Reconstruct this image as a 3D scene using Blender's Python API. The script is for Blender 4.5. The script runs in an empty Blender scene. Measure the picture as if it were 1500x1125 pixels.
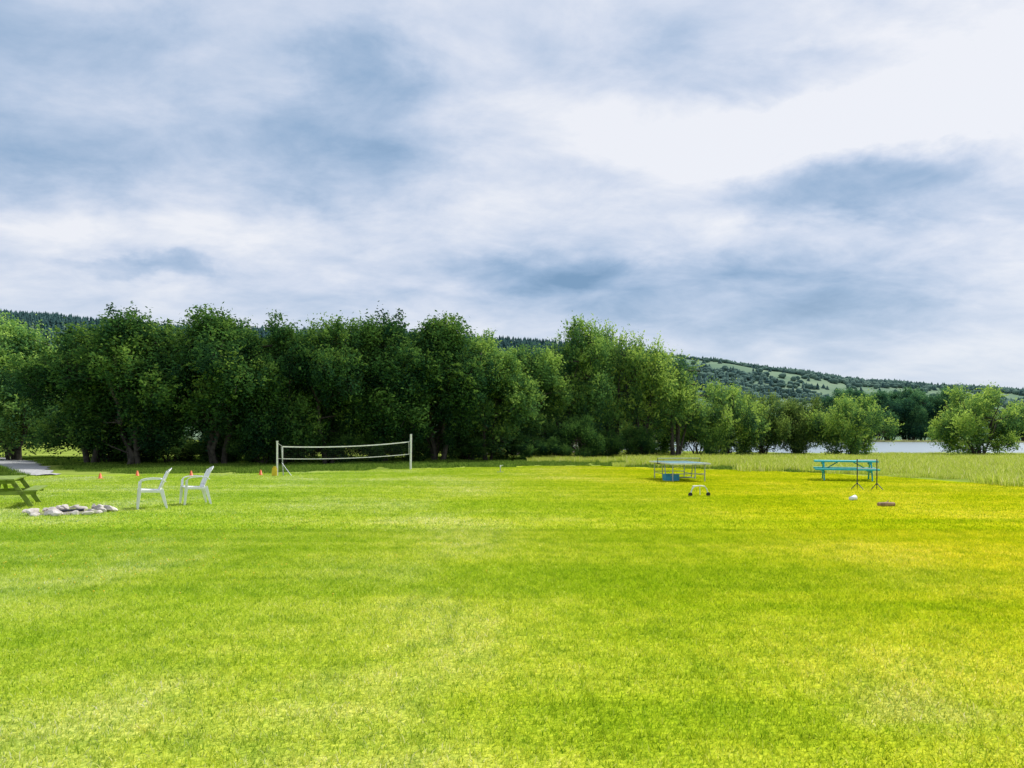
import bpy, math, random
import numpy as np
import bmesh
from mathutils import Vector, Matrix, Euler, noise as mnoise

random.seed(7)
scene = bpy.context.scene
scene.view_settings.view_transform='Standard'; scene.view_settings.look='None'; scene.view_settings.exposure=0
COL = scene.collection
R = math.radians

# ------------------------------------------------------------------ helpers
def link(o):
    COL.objects.link(o); return o

def empty(name, loc=(0,0,0), rotz=0.0):
    e = bpy.data.objects.new(name, None)
    e.empty_display_size = 0.2
    e.location = loc; e.rotation_euler = (0,0,rotz)
    return link(e)

def mesh_np(name, verts, quads, mats, matidx=None, tint=None, smooth=None):
    me = bpy.data.meshes.new(name)
    verts = np.asarray(verts, dtype=np.float32); quads = np.asarray(quads, dtype=np.int32)
    nf, k = quads.shape
    me.vertices.add(len(verts)); me.vertices.foreach_set("co", verts.ravel())
    me.loops.add(nf*k); me.loops.foreach_set("vertex_index", quads.ravel())
    me.polygons.add(nf)
    me.polygons.foreach_set("loop_start", np.arange(0, nf*k, k, dtype=np.int32))
    me.polygons.foreach_set("loop_total", np.full(nf, k, dtype=np.int32))
    for m in mats: me.materials.append(m)
    if matidx is not None:
        me.polygons.foreach_set("material_index", np.asarray(matidx, dtype=np.int32))
    if smooth is not None:
        me.polygons.foreach_set("use_smooth", np.asarray(smooth, dtype=bool))
    me.update(calc_edges=True)
    if tint is not None:
        a = me.attributes.new("tint", 'FLOAT', 'FACE')
        a.data.foreach_set("value", np.asarray(tint, dtype=np.float32))
    return me

class MB:
    """small mesh builder"""
    def __init__(s): s.v=[]; s.f=[]
    def box(s, c, size, rot=(0,0,0), taper=1.0):
        m = Euler(rot).to_matrix(); b=len(s.v)
        x,y,z = size[0]/2,size[1]/2,size[2]/2
        for sx,sy,sz in ((-1,-1,-1),(1,-1,-1),(1,1,-1),(-1,1,-1),(-1,-1,1),(1,-1,1),(1,1,1),(-1,1,1)):
            t = taper if sz<0 else 1.0
            s.v.append(tuple(m@Vector((sx*x*t,sy*y*t,sz*z))+Vector(c)))
        for f in ((0,3,2,1),(4,5,6,7),(0,1,5,4),(1,2,6,5),(2,3,7,6),(3,0,4,7)):
            s.f.append(tuple(b+i for i in f))
    def beam(s, p, q, w, h, up=(0,0,1), w2=None, h2=None):
        p=Vector(p);q=Vector(q);d=(q-p).normalized();u=Vector(up)
        if abs(d.dot(u))>0.98: u=Vector((1,0,0))
        a=d.cross(u).normalized(); c=a.cross(d).normalized(); b=len(s.v)
        w2 = w if w2 is None else w2; h2 = h if h2 is None else h2
        for e,ww,hh in ((p,w,h),(q,w2,h2)):
            for i,j in ((-1,-1),(1,-1),(1,1),(-1,1)):
                s.v.append(tuple(e+a*(i*ww/2)+c*(j*hh/2)))
        for f in ((0,1,2,3),(7,6,5,4),(0,4,5,1),(1,5,6,2),(2,6,7,3),(3,7,4,0)):
            s.f.append(tuple(b+i for i in f))
    def tube(s, pts, r, n=8, cap=True):
        pts=[Vector(p) for p in pts]; rs = r if isinstance(r,(list,tuple)) else [r]*len(pts)
        b=len(s.v); ref=Vector((0,0,1))
        for i,p in enumerate(pts):
            d=(pts[min(i+1,len(pts)-1)]-pts[max(i-1,0)]).normalized()
            u = ref if abs(d.dot(ref))<0.95 else Vector((1,0,0))
            a=d.cross(u).normalized(); c=a.cross(d).normalized()
            for k in range(n):
                t=2*math.pi*k/n
                s.v.append(tuple(p+(a*math.cos(t)+c*math.sin(t))*rs[i]))
        for i in range(len(pts)-1):
            for k in range(n):
                s.f.append((b+i*n+k,b+i*n+(k+1)%n,b+(i+1)*n+(k+1)%n,b+(i+1)*n+k))
        if cap:
            s.f.append(tuple(b+k for k in range(n))[::-1])
            s.f.append(tuple(b+(len(pts)-1)*n+k for k in range(n)))
    def grid(s, fn, nu, nv):
        b=len(s.v)
        for i in range(nu+1):
            for j in range(nv+1): s.v.append(tuple(fn(i/nu,j/nv)))
        for i in range(nu):
            for j in range(nv):
                a=b+i*(nv+1)+j; s.f.append((a,a+1,a+nv+2,a+nv+1))
    def lathe(s, prof, n=16, c=(0,0,0)):
        b=len(s.v)
        for r,z in prof:
            for k in range(n):
                t=2*math.pi*k/n; s.v.append((c[0]+r*math.cos(t),c[1]+r*math.sin(t),c[2]+z))
        for i in range(len(prof)-1):
            for k in range(n):
                s.f.append((b+i*n+k,b+i*n+(k+1)%n,b+(i+1)*n+(k+1)%n,b+(i+1)*n+k))
    def obj(s, name, mat, parent=None, bevel=0.0, smooth=False, solid=0.0, loc=None):
        me=bpy.data.meshes.new(name); me.from_pydata(s.v,[],s.f); me.update()
        me.materials.append(mat)
        if smooth: me.polygons.foreach_set("use_smooth",[True]*len(me.polygons))
        o=bpy.data.objects.new(name,me); link(o)
        if parent: o.parent=parent
        if loc: o.location=loc
        if solid: 
            m=o.modifiers.new("s",'SOLIDIFY'); m.thickness=solid; m.offset=0
        if bevel:
            m=o.modifiers.new("b",'BEVEL'); m.width=bevel; m.segments=2; m.limit_method='ANGLE'
        return o

# ------------------------------------------------------------------ materials
def newmat(name):
    m=bpy.data.materials.new(name); m.use_nodes=True
    nt=m.node_tree; nt.nodes.clear()
    return m, nt, nt.nodes, nt.links

def ramp(nodes, stops, interp='LINEAR'):
    r=nodes.new('ShaderNodeValToRGB'); cr=r.color_ramp; cr.interpolation=interp
    while len(cr.elements)<len(stops): cr.elements.new(0.5)
    for e,(p,c) in zip(cr.elements,stops):
        e.position=p; e.color=(c[0],c[1],c[2],1)
    return r

def simple_mat(name, col, rough=0.6, var=0.12, scale=8.0, metal=0.0, bump=0.0, dirt=None):
    m,nt,N,L=newmat(name)
    out=N.new('ShaderNodeOutputMaterial'); b=N.new('ShaderNodeBsdfPrincipled')
    b.inputs['Roughness'].default_value=rough; b.inputs['Metallic'].default_value=metal
    tc=N.new('ShaderNodeTexCoord'); nz=N.new('ShaderNodeTexNoise')
    nz.inputs['Scale'].default_value=scale; nz.inputs['Detail'].default_value=6
    L.new(tc.outputs['Object'],nz.inputs['Vector'])
    d = dirt if dirt else tuple(c*(1-var*2.5) for c in col)
    r=ramp(N,[(0.3,d),(0.55,col),(0.8,tuple(min(1,c*(1+var)) for c in col))])
    L.new(nz.outputs['Fac'],r.inputs['Fac']); L.new(r.outputs['Color'],b.inputs['Base Color'])
    if bump:
        bp=N.new('ShaderNodeBump'); bp.inputs['Strength'].default_value=bump
        L.new(nz.outputs['Fac'],bp.inputs['Height']); L.new(bp.outputs['Normal'],b.inputs['Normal'])
    L.new(b.outputs[0],out.inputs[0])
    return m

def leaf_mat(name, stops, trans=0.4, usecol=True):
    m,nt,N,L=newmat(name)
    out=N.new('ShaderNodeOutputMaterial')
    at=N.new('ShaderNodeAttribute'); at.attribute_name='tint'
    r=ramp(N,stops); L.new(at.outputs['Fac'],r.inputs['Fac'])
    col=r.outputs['Color']
    if usecol:
        oi=N.new('ShaderNodeObjectInfo'); mx=N.new('ShaderNodeMix'); mx.data_type='RGBA'; mx.blend_type='MULTIPLY'
        mx.inputs['Factor'].default_value=1
        L.new(col,mx.inputs['A']); L.new(oi.outputs['Color'],mx.inputs['B']); col=mx.outputs['Result']
    b=N.new('ShaderNodeBsdfDiffuse')
    t=N.new('ShaderNodeBsdfTranslucent'); ms=N.new('ShaderNodeMixShader'); ms.inputs[0].default_value=trans
    L.new(col,b.inputs['Color']); L.new(col,t.inputs['Color'])
    L.new(b.outputs[0],ms.inputs[1]); L.new(t.outputs[0],ms.inputs[2]); L.new(ms.outputs[0],out.inputs[0])
    return m

def mul(N,L,a,b,f=1.0,mode='MULTIPLY'):
    mx=N.new('ShaderNodeMix'); mx.data_type='RGBA'; mx.blend_type=mode
    if isinstance(f,float): mx.inputs['Factor'].default_value=f
    else: L.new(f,mx.inputs['Factor'])
    L.new(a,mx.inputs['A'])
    if isinstance(b,tuple): mx.inputs['B'].default_value=(*b,1)
    else: L.new(b,mx.inputs['B'])
    return mx.outputs['Result']

def grass_color(N, L):
    """colour of the mown lawn by place on the ground, with sun brightness painted in towards the right"""
    g=N.new('ShaderNodeNewGeometry')
    mp=N.new('ShaderNodeMapping'); mp.inputs['Scale'].default_value=(1,0.8,0)
    L.new(g.outputs['Position'],mp.inputs['Vector'])
    mp3=N.new('ShaderNodeMapping'); mp3.inputs['Scale'].default_value=(0.06,0.85,0); mp3.inputs['Rotation'].default_value=(0,0,R(6))
    L.new(g.outputs['Position'],mp3.inputs['Vector'])
    def noise(v,s,d,r):
        n=N.new('ShaderNodeTexNoise'); n.noise_dimensions='2D'; n.inputs['Scale'].default_value=s; n.inputs['Detail'].default_value=d; n.inputs['Roughness'].default_value=r
        L.new(v,n.inputs['Vector']); return n.outputs['Fac']
    n1=noise(mp.outputs[0],0.25,4,0.6); n2=noise(mp.outputs[0],2.8,5,0.75); n3=noise(mp3.outputs[0],1.0,3,0.55)
    r1=ramp(N,[(0.30,(0.42,0.555,0.016)),(0.5,(0.50,0.60,0.028)),(0.70,(0.59,0.65,0.07))])
    L.new(n1,r1.inputs['Fac'])
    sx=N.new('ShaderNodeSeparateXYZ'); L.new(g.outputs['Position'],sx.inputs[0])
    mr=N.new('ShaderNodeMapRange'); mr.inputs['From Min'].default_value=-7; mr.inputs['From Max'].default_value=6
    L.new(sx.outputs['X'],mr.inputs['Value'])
    sun_tint=ramp(N,[(0,(0.96,1.02,2.2)),(0.5,(1,1,1.3)),(1,(1.12,1.0,0.35))]); L.new(mr.outputs[0],sun_tint.inputs['Fac'])  # sun brightness painted into the lawn colour: yellower towards the right
    c=mul(N,L,r1.outputs['Color'],sun_tint.outputs['Color'])
    r2=ramp(N,[(0.33,(0.74,0.82,0.75)),(0.5,(1,1,1)),(0.68,(1.16,1.08,1.5))]); L.new(n2,r2.inputs['Fac'])
    c=mul(N,L,c,r2.outputs['Color'])
    r3=ramp(N,[(0.38,(0.86,0.92,0.85)),(0.5,(1,1,1)),(0.62,(1.12,1.06,1.5))]); L.new(n3,r3.inputs['Fac'])
    c=mul(N,L,c,r3.outputs['Color'])
    vs=N.new('ShaderNodeVectorMath'); vs.operation='DISTANCE'; L.new(g.outputs['Position'],vs.inputs[0]); vs.inputs[1].default_value=(2.35,4.45,0.02)
    ad=N.new('ShaderNodeMath'); ad.operation='MULTIPLY_ADD'; L.new(n2,ad.inputs[0]); ad.inputs[1].default_value=-1.3; L.new(vs.outputs['Value'],ad.inputs[2])
    m4=N.new('ShaderNodeMapRange'); m4.inputs['From Min'].default_value=-0.15; m4.inputs['From Max'].default_value=-0.6; m4.inputs['To Max'].default_value=0.5
    L.new(ad.outputs[0],m4.inputs['Value'])
    c=mul(N,L,c,(0.66,0.62,0.16),m4.outputs[0],'MIX')
    return c, g

def lawn_blade_mat():
    m,nt,N,L=newmat('lawn_blades')
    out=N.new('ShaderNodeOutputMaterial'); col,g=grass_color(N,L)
    at=N.new('ShaderNodeAttribute'); at.attribute_name='tint'
    r=ramp(N,[(0.0,(0.40,0.56,0.45)),(0.45,(1,1,1)),(0.86,(1.16,1.09,1.1)),(0.92,(1.28,1.13,3)),(1.0,(1.35,1.18,5))])
    L.new(at.outputs['Fac'],r.inputs['Fac'])
    c=mul(N,L,col,r.outputs['Color'])
    b=N.new('ShaderNodeBsdfDiffuse')
    t=N.new('ShaderNodeBsdfTranslucent'); ms=N.new('ShaderNodeMixShader'); ms.inputs[0].default_value=0.5
    L.new(c,b.inputs['Color']); L.new(c,t.inputs['Color'])
    L.new(b.outputs[0],ms.inputs[1]); L.new(t.outputs[0],ms.inputs[2]); L.new(ms.outputs[0],out.inputs[0])
    return m

def lawn_ground_mat():
    m,nt,N,L=newmat('lawn_turf')
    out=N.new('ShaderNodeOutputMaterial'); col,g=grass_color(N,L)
    n=N.new('ShaderNodeTexNoise'); n.inputs['Scale'].default_value=26; n.inputs['Detail'].default_value=5; n.inputs['Roughness'].default_value=0.75
    L.new(g.outputs['Position'],n.inputs['Vector'])
    r=ramp(N,[(0.35,(0.26,0.36,0.3)),(0.62,(0.95,0.93,1.0))]); L.new(n.outputs['Fac'],r.inputs['Fac'])
    c=mul(N,L,col,r.outputs['Color'])
    b=N.new('ShaderNodeBsdfDiffuse'); L.new(c,b.inputs['Color']); L.new(b.outputs[0],out.inputs[0])
    return m

def terrain_mat(name, stops, s1, s2):
    m,nt,N,L=newmat(name)
    out=N.new('ShaderNodeOutputMaterial'); g=N.new('ShaderNodeNewGeometry')
    n=N.new('ShaderNodeTexNoise'); n.inputs['Scale'].default_value=s1; n.inputs['Detail'].default_value=7; n.inputs['Roughness'].default_value=0.6
    n2=N.new('ShaderNodeTexNoise'); n2.inputs['Scale'].default_value=s2; n2.inputs['Detail'].default_value=5
    L.new(g.outputs['Position'],n.inputs['Vector']); L.new(g.outputs['Position'],n2.inputs['Vector'])
    ad=N.new('ShaderNodeMix'); ad.data_type='FLOAT'; ad.inputs['Factor'].default_value=0.35
    L.new(n.outputs['Fac'],ad.inputs['A']); L.new(n2.outputs['Fac'],ad.inputs['B'])
    r=ramp(N,stops); L.new(ad.outputs['Result'],r.inputs['Fac'])
    b=N.new('ShaderNodeBsdfDiffuse'); L.new(r.outputs['Color'],b.inputs['Color'])
    L.new(b.outputs[0],out.inputs[0])
    return m

M_bark=simple_mat('bark',(0.075,0.065,0.05),0.9,0.3,6,bump=0.4)
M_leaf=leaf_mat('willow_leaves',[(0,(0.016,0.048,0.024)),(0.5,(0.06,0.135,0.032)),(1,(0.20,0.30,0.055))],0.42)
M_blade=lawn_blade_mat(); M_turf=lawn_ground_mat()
M_meadow=leaf_mat('meadow_blades',[(0,(0.30,0.42,0.03)),(0.5,(0.52,0.60,0.08)),(0.85,(0.63,0.65,0.17)),(1,(0.7,0.66,0.38))],0.45,usecol=False)
M_rough=leaf_mat('rough_blades',[(0,(0.05,0.11,0.02)),(0.6,(0.14,0.24,0.03)),(1,(0.28,0.38,0.07))],0.4,usecol=False)
M_reed=leaf_mat('reed_blades',[(0,(0.28,0.32,0.12)),(0.6,(0.45,0.44,0.22)),(1,(0.6,0.56,0.38))],0.4,usecol=False)
M_field=terrain_mat('field_soil',[(0.3,(0.09,0.15,0.02)),(0.5,(0.22,0.29,0.05)),(0.7,(0.36,0.4,0.1))],0.12,1.5)
M_white=simple_mat('white_plastic',(0.78,0.79,0.8),0.35,0.05,5)
M_whitepaint=simple_mat('white_paint',(0.75,0.75,0.74),0.5,0.08,9)
M_lime=simple_mat('lime_paint',(0.20,0.29,0.03),0.6,0.18,7)
M_teal=simple_mat('teal_paint',(0.02,0.42,0.46),0.5,0.12,7)
M_dark=simple_mat('dark_metal',(0.05,0.055,0.06),0.45,0.2,12,metal=0.5)
M_steel=simple_mat('galvanised_steel',(0.45,0.47,0.5),0.4,0.1,12,metal=0.6)
M_orange=simple_mat('orange_plastic',(0.75,0.14,0.03),0.5,0.08,12)
M_yellow=simple_mat('yellow_plastic',(0.7,0.5,0.02),0.5,0.08,12)
M_blue=simple_mat('blue_plastic',(0.03,0.3,0.5),0.5,0.1,12)
M_tabletop=simple_mat('table_tennis_top',(0.12,0.30,0.33),0.4,0.08,4)
M_rock=simple_mat('fieldstone',(0.62,0.57,0.52),0.85,0.15,3.5,bump=0.5,dirt=(0.30,0.26,0.23))
M_ash=simple_mat('ash',(0.26,0.23,0.20),0.95,0.2,9,bump=0.5)
M_wood=simple_mat('weathered_wood',(0.36,0.22,0.12),0.8,0.25,10,bump=0.3)
M_gravel=simple_mat('gravel_surface',(0.42,0.42,0.41),0.95,0.22,9,bump=0.6)
M_rubber=simple_mat('rubber',(0.03,0.03,0.03),0.8,0.2,20)

# ------------------------------------------------------------------ camera, sun, world
cam_d=bpy.data.cameras.new('camera'); cam=bpy.data.objects.new('camera',cam_d); link(cam)
cam.location=(0,0,1.6); cam.rotation_euler=(R(90),0,0)
cam_d.sensor_width=36; cam_d.lens=26.0; cam_d.shift_y=0.0517
cam_d.clip_start=0.1; cam_d.clip_end=8000
scene.camera=cam

SUN_AZ=R(48); SUN_EL=R(50)
sd=Vector((math.sin(SUN_AZ)*math.cos(SUN_EL),math.cos(SUN_AZ)*math.cos(SUN_EL),math.sin(SUN_EL)))
sl=bpy.data.lights.new('sun','SUN'); sl.energy=4.8; sl.angle=R(10); sl.color=(1,0.965,0.9)
so=bpy.data.objects.new('sun',sl); link(so); so.rotation_euler=sd.to_track_quat('Z','Y').to_euler(); so.location=(0,0,60)

w=bpy.data.worlds.new('World'); scene.world=w; w.use_nodes=True
nt=w.node_tree; N=nt.nodes; L=nt.links; N.clear()
out=N.new('ShaderNodeOutputWorld')
sky=N.new('ShaderNodeTexSky'); sky.sky_type='NISHITA'; sky.sun_disc=False; sky.sun_elevation=SUN_EL; sky.sun_rotation=SUN_AZ
bg1=N.new('ShaderNodeBackground'); bg1.inputs[1].default_value=0.1; L.new(sky.outputs[0],bg1.inputs[0])
tc=N.new('ShaderNodeTexCoord')
def MA(op,a,b=None,c=None):
    n=N.new('ShaderNodeMath'); n.operation=op
    for i,v in enumerate((a,b,c)):
        if v is None: continue
        if isinstance(v,(int,float)): n.inputs[i].default_value=v
        else: L.new(v,n.inputs[i])
    return n.outputs[0]
def VM(op,a,b=None):
    n=N.new('ShaderNodeVectorMath'); n.operation=op
    for i,v in enumerate((a,b)):
        if v is None: continue
        if isinstance(v,tuple): n.inputs[i].default_value=v
        else: L.new(v,n.inputs[i])
    return n.outputs['Value'] if op in('DOT_PRODUCT','LENGTH') else n.outputs[0]
sp=N.new('ShaderNodeSeparateXYZ'); L.new(tc.outputs['Generated'],sp.inputs[0])
X,Y,Z=sp.outputs
Zc=MA('MAXIMUM',Z,0.0)
az=MA('ARCTAN2',X,Y); el=MA('ARCSINE',Z)
den=MA('ADD',Zc,0.26)
cb=N.new('ShaderNodeCombineXYZ'); L.new(MA('DIVIDE',X,den),cb.inputs[0]); L.new(MA('DIVIDE',Y,den),cb.inputs[1])
def wn(vec,scale,detail,rough,dist=0.0,col=False):
    n=N.new('ShaderNodeTexNoise'); n.inputs['Scale'].default_value=scale; n.inputs['Detail'].default_value=detail
    n.inputs['Roughness'].default_value=rough; n.inputs['Distortion'].default_value=dist
    n.noise_dimensions='2D'
    L.new(vec,n.inputs['Vector']); return n.outputs['Color' if col else 'Fac']
mpw=N.new('ShaderNodeMapping'); mpw.inputs['Rotation'].default_value=(0,0,R(-25)); mpw.inputs['Scale'].default_value=(0.85,1.15,1); mpw.inputs['Location'].default_value=(3.1,1.7,0)
L.new(cb.outputs[0],mpw.inputs[0])
nA=wn(mpw.outputs[0],1.7,4,0.5,0.1)
nB=wn(mpw.outputs[0],4.4,6,0.6,0.2)
ae=N.new('ShaderNodeCombineXYZ'); L.new(az,ae.inputs[0]); L.new(el,ae.inputs[1])
st=VM('MULTIPLY',ae.outputs[0],(1.0,1.8,1.0))
wc=wn(st,8.0,5,0.6,0.0,True)
wv=VM('MULTIPLY',VM('SUBTRACT',wc,(0.5,0.5,0.5)),(0.13,0.06,0.0))
aw=VM('ADD',ae.outputs[0],wv)
def azel(px,py):
    x=(px-750)/1083.; z=(640-py)/1083.
    return math.atan(x), math.atan(z/math.sqrt(1+x*x))
BL=[ # cloud centres (direction), angular radii, density
 (1250,272,150,38,.62),(1060,425,290,46,.44),(790,395,130,26,.32),(1180,480,150,40,.30),
 (530,105,80,52,.36),(470,225,120,66,.42),(620,225,80,70,.24),(30,120,200,110,.28),(250,393,58,17,.34),(150,385,50,10,.22),
 (30,245,140,50,.22),(870,80,140,45,.2),(1150,110,160,28,.26),(1460,305,90,22,.28),
 (1430,60,330,150,-.40),(1180,195,300,36,-.18),(170,325,220,30,-.16),(420,345,220,26,-.14),
 (1450,430,130,110,-.14)]
acc=None
for px,py,rx,ry,s in BL:
    a,e=azel(px,py)
    d=VM('MULTIPLY',VM('SUBTRACT',aw,(a,e,0.0)),(1083./rx,1083./ry,0.0))
    q=VM('DOT_PRODUCT',d,d)
    if s>0: q=MA('MULTIPLY',q,MA('ADD',q,0.6))
    g=MA('EXPONENT',MA('MULTIPLY',q,-0.55 if s>0 else -0.8))
    acc=MA('MULTIPLY',g,s) if acc is None else MA('MULTIPLY_ADD',g,s,acc)
base=MA('MULTIPLY_ADD',MA('SUBTRACT',nA,0.5),-0.7,0.72)
base=MA('MULTIPLY_ADD',MA('SUBTRACT',nB,0.5),-0.8,base)
den_=MA('SUBTRACT',base,acc)
cr=ramp(N,[(0.0,(0.20,0.34,0.53)),(0.25,(0.32,0.46,0.66)),(0.5,(0.49,0.60,0.78)),(0.72,(0.66,0.73,0.87)),(1.0,(0.88,0.90,0.96))])
L.new(den_,cr.inputs['Fac'])
hz=N.new('ShaderNodeMapRange'); hz.inputs['From Min'].default_value=0.0; hz.inputs['From Max'].default_value=0.2
hz.inputs['To Min'].default_value=0.75; hz.inputs['To Max'].default_value=0.0; L.new(Zc,hz.inputs['Value'])
hm=N.new('ShaderNodeMix'); hm.data_type='RGBA'; L.new(hz.outputs[0],hm.inputs['Factor']); L.new(cr.outputs['Color'],hm.inputs['A']); hm.inputs['B'].default_value=(0.66,0.74,0.85,1)
bg2=N.new('ShaderNodeBackground'); bg2.inputs[1].default_value=1.0; L.new(hm.outputs['Result'],bg2.inputs[0])
ms=N.new('ShaderNodeMixShader'); ms.inputs[0].default_value=0.94
L.new(bg1.outputs[0],ms.inputs[1]); L.new(bg2.outputs[0],ms.inputs[2]); L.new(ms.outputs[0],out.inputs[0])

# ------------------------------------------------------------------ ground, lake, lawn
LCX,LCY,LRX,LRY=104,190,104,121
def lake_d(x,y):
    return math.hypot((x-LCX)/LRX,(y-LCY)/LRY)
def gz(x,y):
    d=lake_d(x,y)
    z=0.0
    if y>48: z+=min(1,(y-48)/30)*(-0.3)
    if d<1.06:
        t=min(1,(1.06-d)/0.10); z-=1.4*t*t*(3-2*t)
    return z
def axis(lo,hi,n,p=3.0):
    t=np.linspace(-1,1,n); s=np.sign(t)*np.abs(t)**p
    return np.where(s<0,-s*lo,s*hi)
xs=axis(-3000,3000,301); ys=axis(-300,5000,341,3.0)
V=[];F=[]
for y in ys:
    for x in xs: V.append((x,y,gz(x,y)))
nx=len(xs)
for j in range(len(ys)-1):
    for i in range(nx-1):
        a=j*nx+i; F.append((a,a+1,a+nx+1,a+nx))
me=mesh_np('ground',V,F,[M_field]); link(bpy.data.objects.new('ground',me))

mw,nt2,N2,L2=newmat('lake_water')
o2=N2.new('ShaderNodeOutputMaterial'); b2=N2.new('ShaderNodeBsdfPrincipled')
b2.inputs['Base Color'].default_value=(0.25,0.31,0.34,1); b2.inputs['Roughness'].default_value=0.3; b2.inputs['IOR'].default_value=1.33
nn=N2.new('ShaderNodeTexNoise'); nn.inputs['Scale'].default_value=1.2; nn.inputs['Detail'].default_value=4
g2=N2.new('ShaderNodeNewGeometry'); L2.new(g2.outputs['Position'],nn.inputs['Vector'])
bp=N2.new('ShaderNodeBump'); bp.inputs['Strength'].default_value=0.5; bp.inputs['Distance'].default_value=0.15
L2.new(nn.outputs['Fac'],bp.inputs['Height']); L2.new(bp.outputs['Normal'],b2.inputs['Normal']); L2.new(b2.outputs[0],o2.inputs[0])
mb=MB(); n=96
mb.v.append((LCX,LCY,0)); 
for k in range(n):
    t=2*math.pi*k/n; mb.v.append((LCX+LRX*1.04*math.cos(t),LCY+LRY*1.04*math.sin(t),0))
mb.f=[(0,1+k,1+(k+1)%n) for k in range(n)]
mb.obj('lake',mw,loc=(0,0,-0.50))

EDGE=[(-60,33),(-34,31),(-24,30.5),(-18,31),(-12,32.5),(-8,34.5),(-5,37.3),(-2,39),(1,40.5),(4,41),(7.5,38.5),(11.2,35.5),(14,32),(15.6,28.5),(16.3,24.5),(17.5,18),(19,8),(22,-10),(24,-40)]
def smooth(poly,it=2):
    for _ in range(it):
        q=[poly[0]]
        for a,b in zip(poly[:-1],poly[1:]):
            q.append((a[0]*.75+b[0]*.25,a[1]*.75+b[1]*.25)); q.append((a[0]*.25+b[0]*.75,a[1]*.25+b[1]*.75))
        q.append(poly[-1]); poly=q
    return poly
E=smooth(EDGE,2)
def densify(p,step):
    r=[]
    for a,b in zip(p[:-1],p[1:]):
        k=max(1,int(math.dist(a,b)/step))
        for i in range(k): r.append((a[0]+(b[0]-a[0])*i/k,a[1]+(b[1]-a[1])*i/k))
    r.append(p[-1]); return r
E=densify(E,0.5)
E=[(x+0.4*mnoise.noise(Vector((x*.7,y*.7,3))),y+0.6*mnoise.noise(Vector((x*.7,y*.7,9)))) for x,y in E]
LP=np.array(E+[(-60,-40)])
def inside(px,py,poly=LP):
    px=np.asarray(px);py=np.asarray(py);r=np.zeros(px.shape,bool);j=len(poly)-1
    for i in range(len(poly)):
        xi,yi=poly[i];xj,yj=poly[j]
        if yi!=yj:
            c=((yi>py)!=(yj>py))&(px<(xj-xi)*(py-yi)/(yj-yi)+xi); r^=c
        j=i
    return r
me=bpy.data.meshes.new('lawn'); me.from_pydata([(x,y,0.004) for x,y in LP],[],[tuple(range(len(LP)))]); me.materials.append(M_turf); me.update()
link(bpy.data.objects.new('lawn',me))
PATH=smooth([(-54,72),(-40,56),(-31,45),(-25.5,38),(-22,33.5),(-19.2,30.6)],2)
PA=np.array(densify(PATH,.5))
def path_d(gx,gy):
    return np.min(np.hypot(gx[:,None]-PA[None,:,0],gy[:,None]-PA[None,:,1]),axis=1)

# ------------------------------------------------------------------ grass tufts and scattering
def blades(n, size, h, wd, lean, rng):
    bx=rng.uniform(-size/2,size/2,n); by=rng.uniform(-size/2,size/2,n)
    hh=h*rng.uniform(0.45,1.2,n); a=rng.uniform(0,2*np.pi,n); ww=wd*rng.uniform(0.7,1.3,n)
    la=rng.uniform(0,2*np.pi,n); ll=hh*lean*rng.uniform(0.1,1.3,n)
    dx=np.cos(a)*ww/2; dy=np.sin(a)*ww/2
    mx=bx+np.cos(la)*ll*0.35; my=by+np.sin(la)*ll*0.35
    tx=bx+np.cos(la)*ll; ty=by+np.sin(la)*ll
    z0=np.zeros(n); V=np.stack([
        np.stack([bx-dx,by-dy,z0],1),np.stack([bx+dx,by+dy,z0],1),
        np.stack([mx+dx*.8,my+dy*.8,hh*.6],1),np.stack([mx-dx*.8,my-dy*.8,hh*.6],1),
        np.stack([tx+dx*.15,ty+dy*.15,hh],1),np.stack([tx-dx*.15,ty-dy*.15,hh],1)],1).reshape(-1,3)
    i=np.arange(n)[:,None]*6
    Q=np.concatenate([i+np.array([[0,1,2,3]]),i+np.array([[3,2,4,5]])],0)
    t=rng.uniform(0,1,n); T=np.concatenate([t,t])
    return V,Q,T
def tuft_coll(name,k,n,size,h,wd,lean,mat,seed):
    c=bpy.data.collections.new(name)
    for i in range(k):
        rng=np.random.default_rng(seed+i)
        V,Q,T=blades(n,size,h,wd,lean,rng)
        me=mesh_np(name,V,Q,[mat],tint=T)
        o=bpy.data.objects.new(name+'_tuft',me); c.objects.link(o)
    return c
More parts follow.
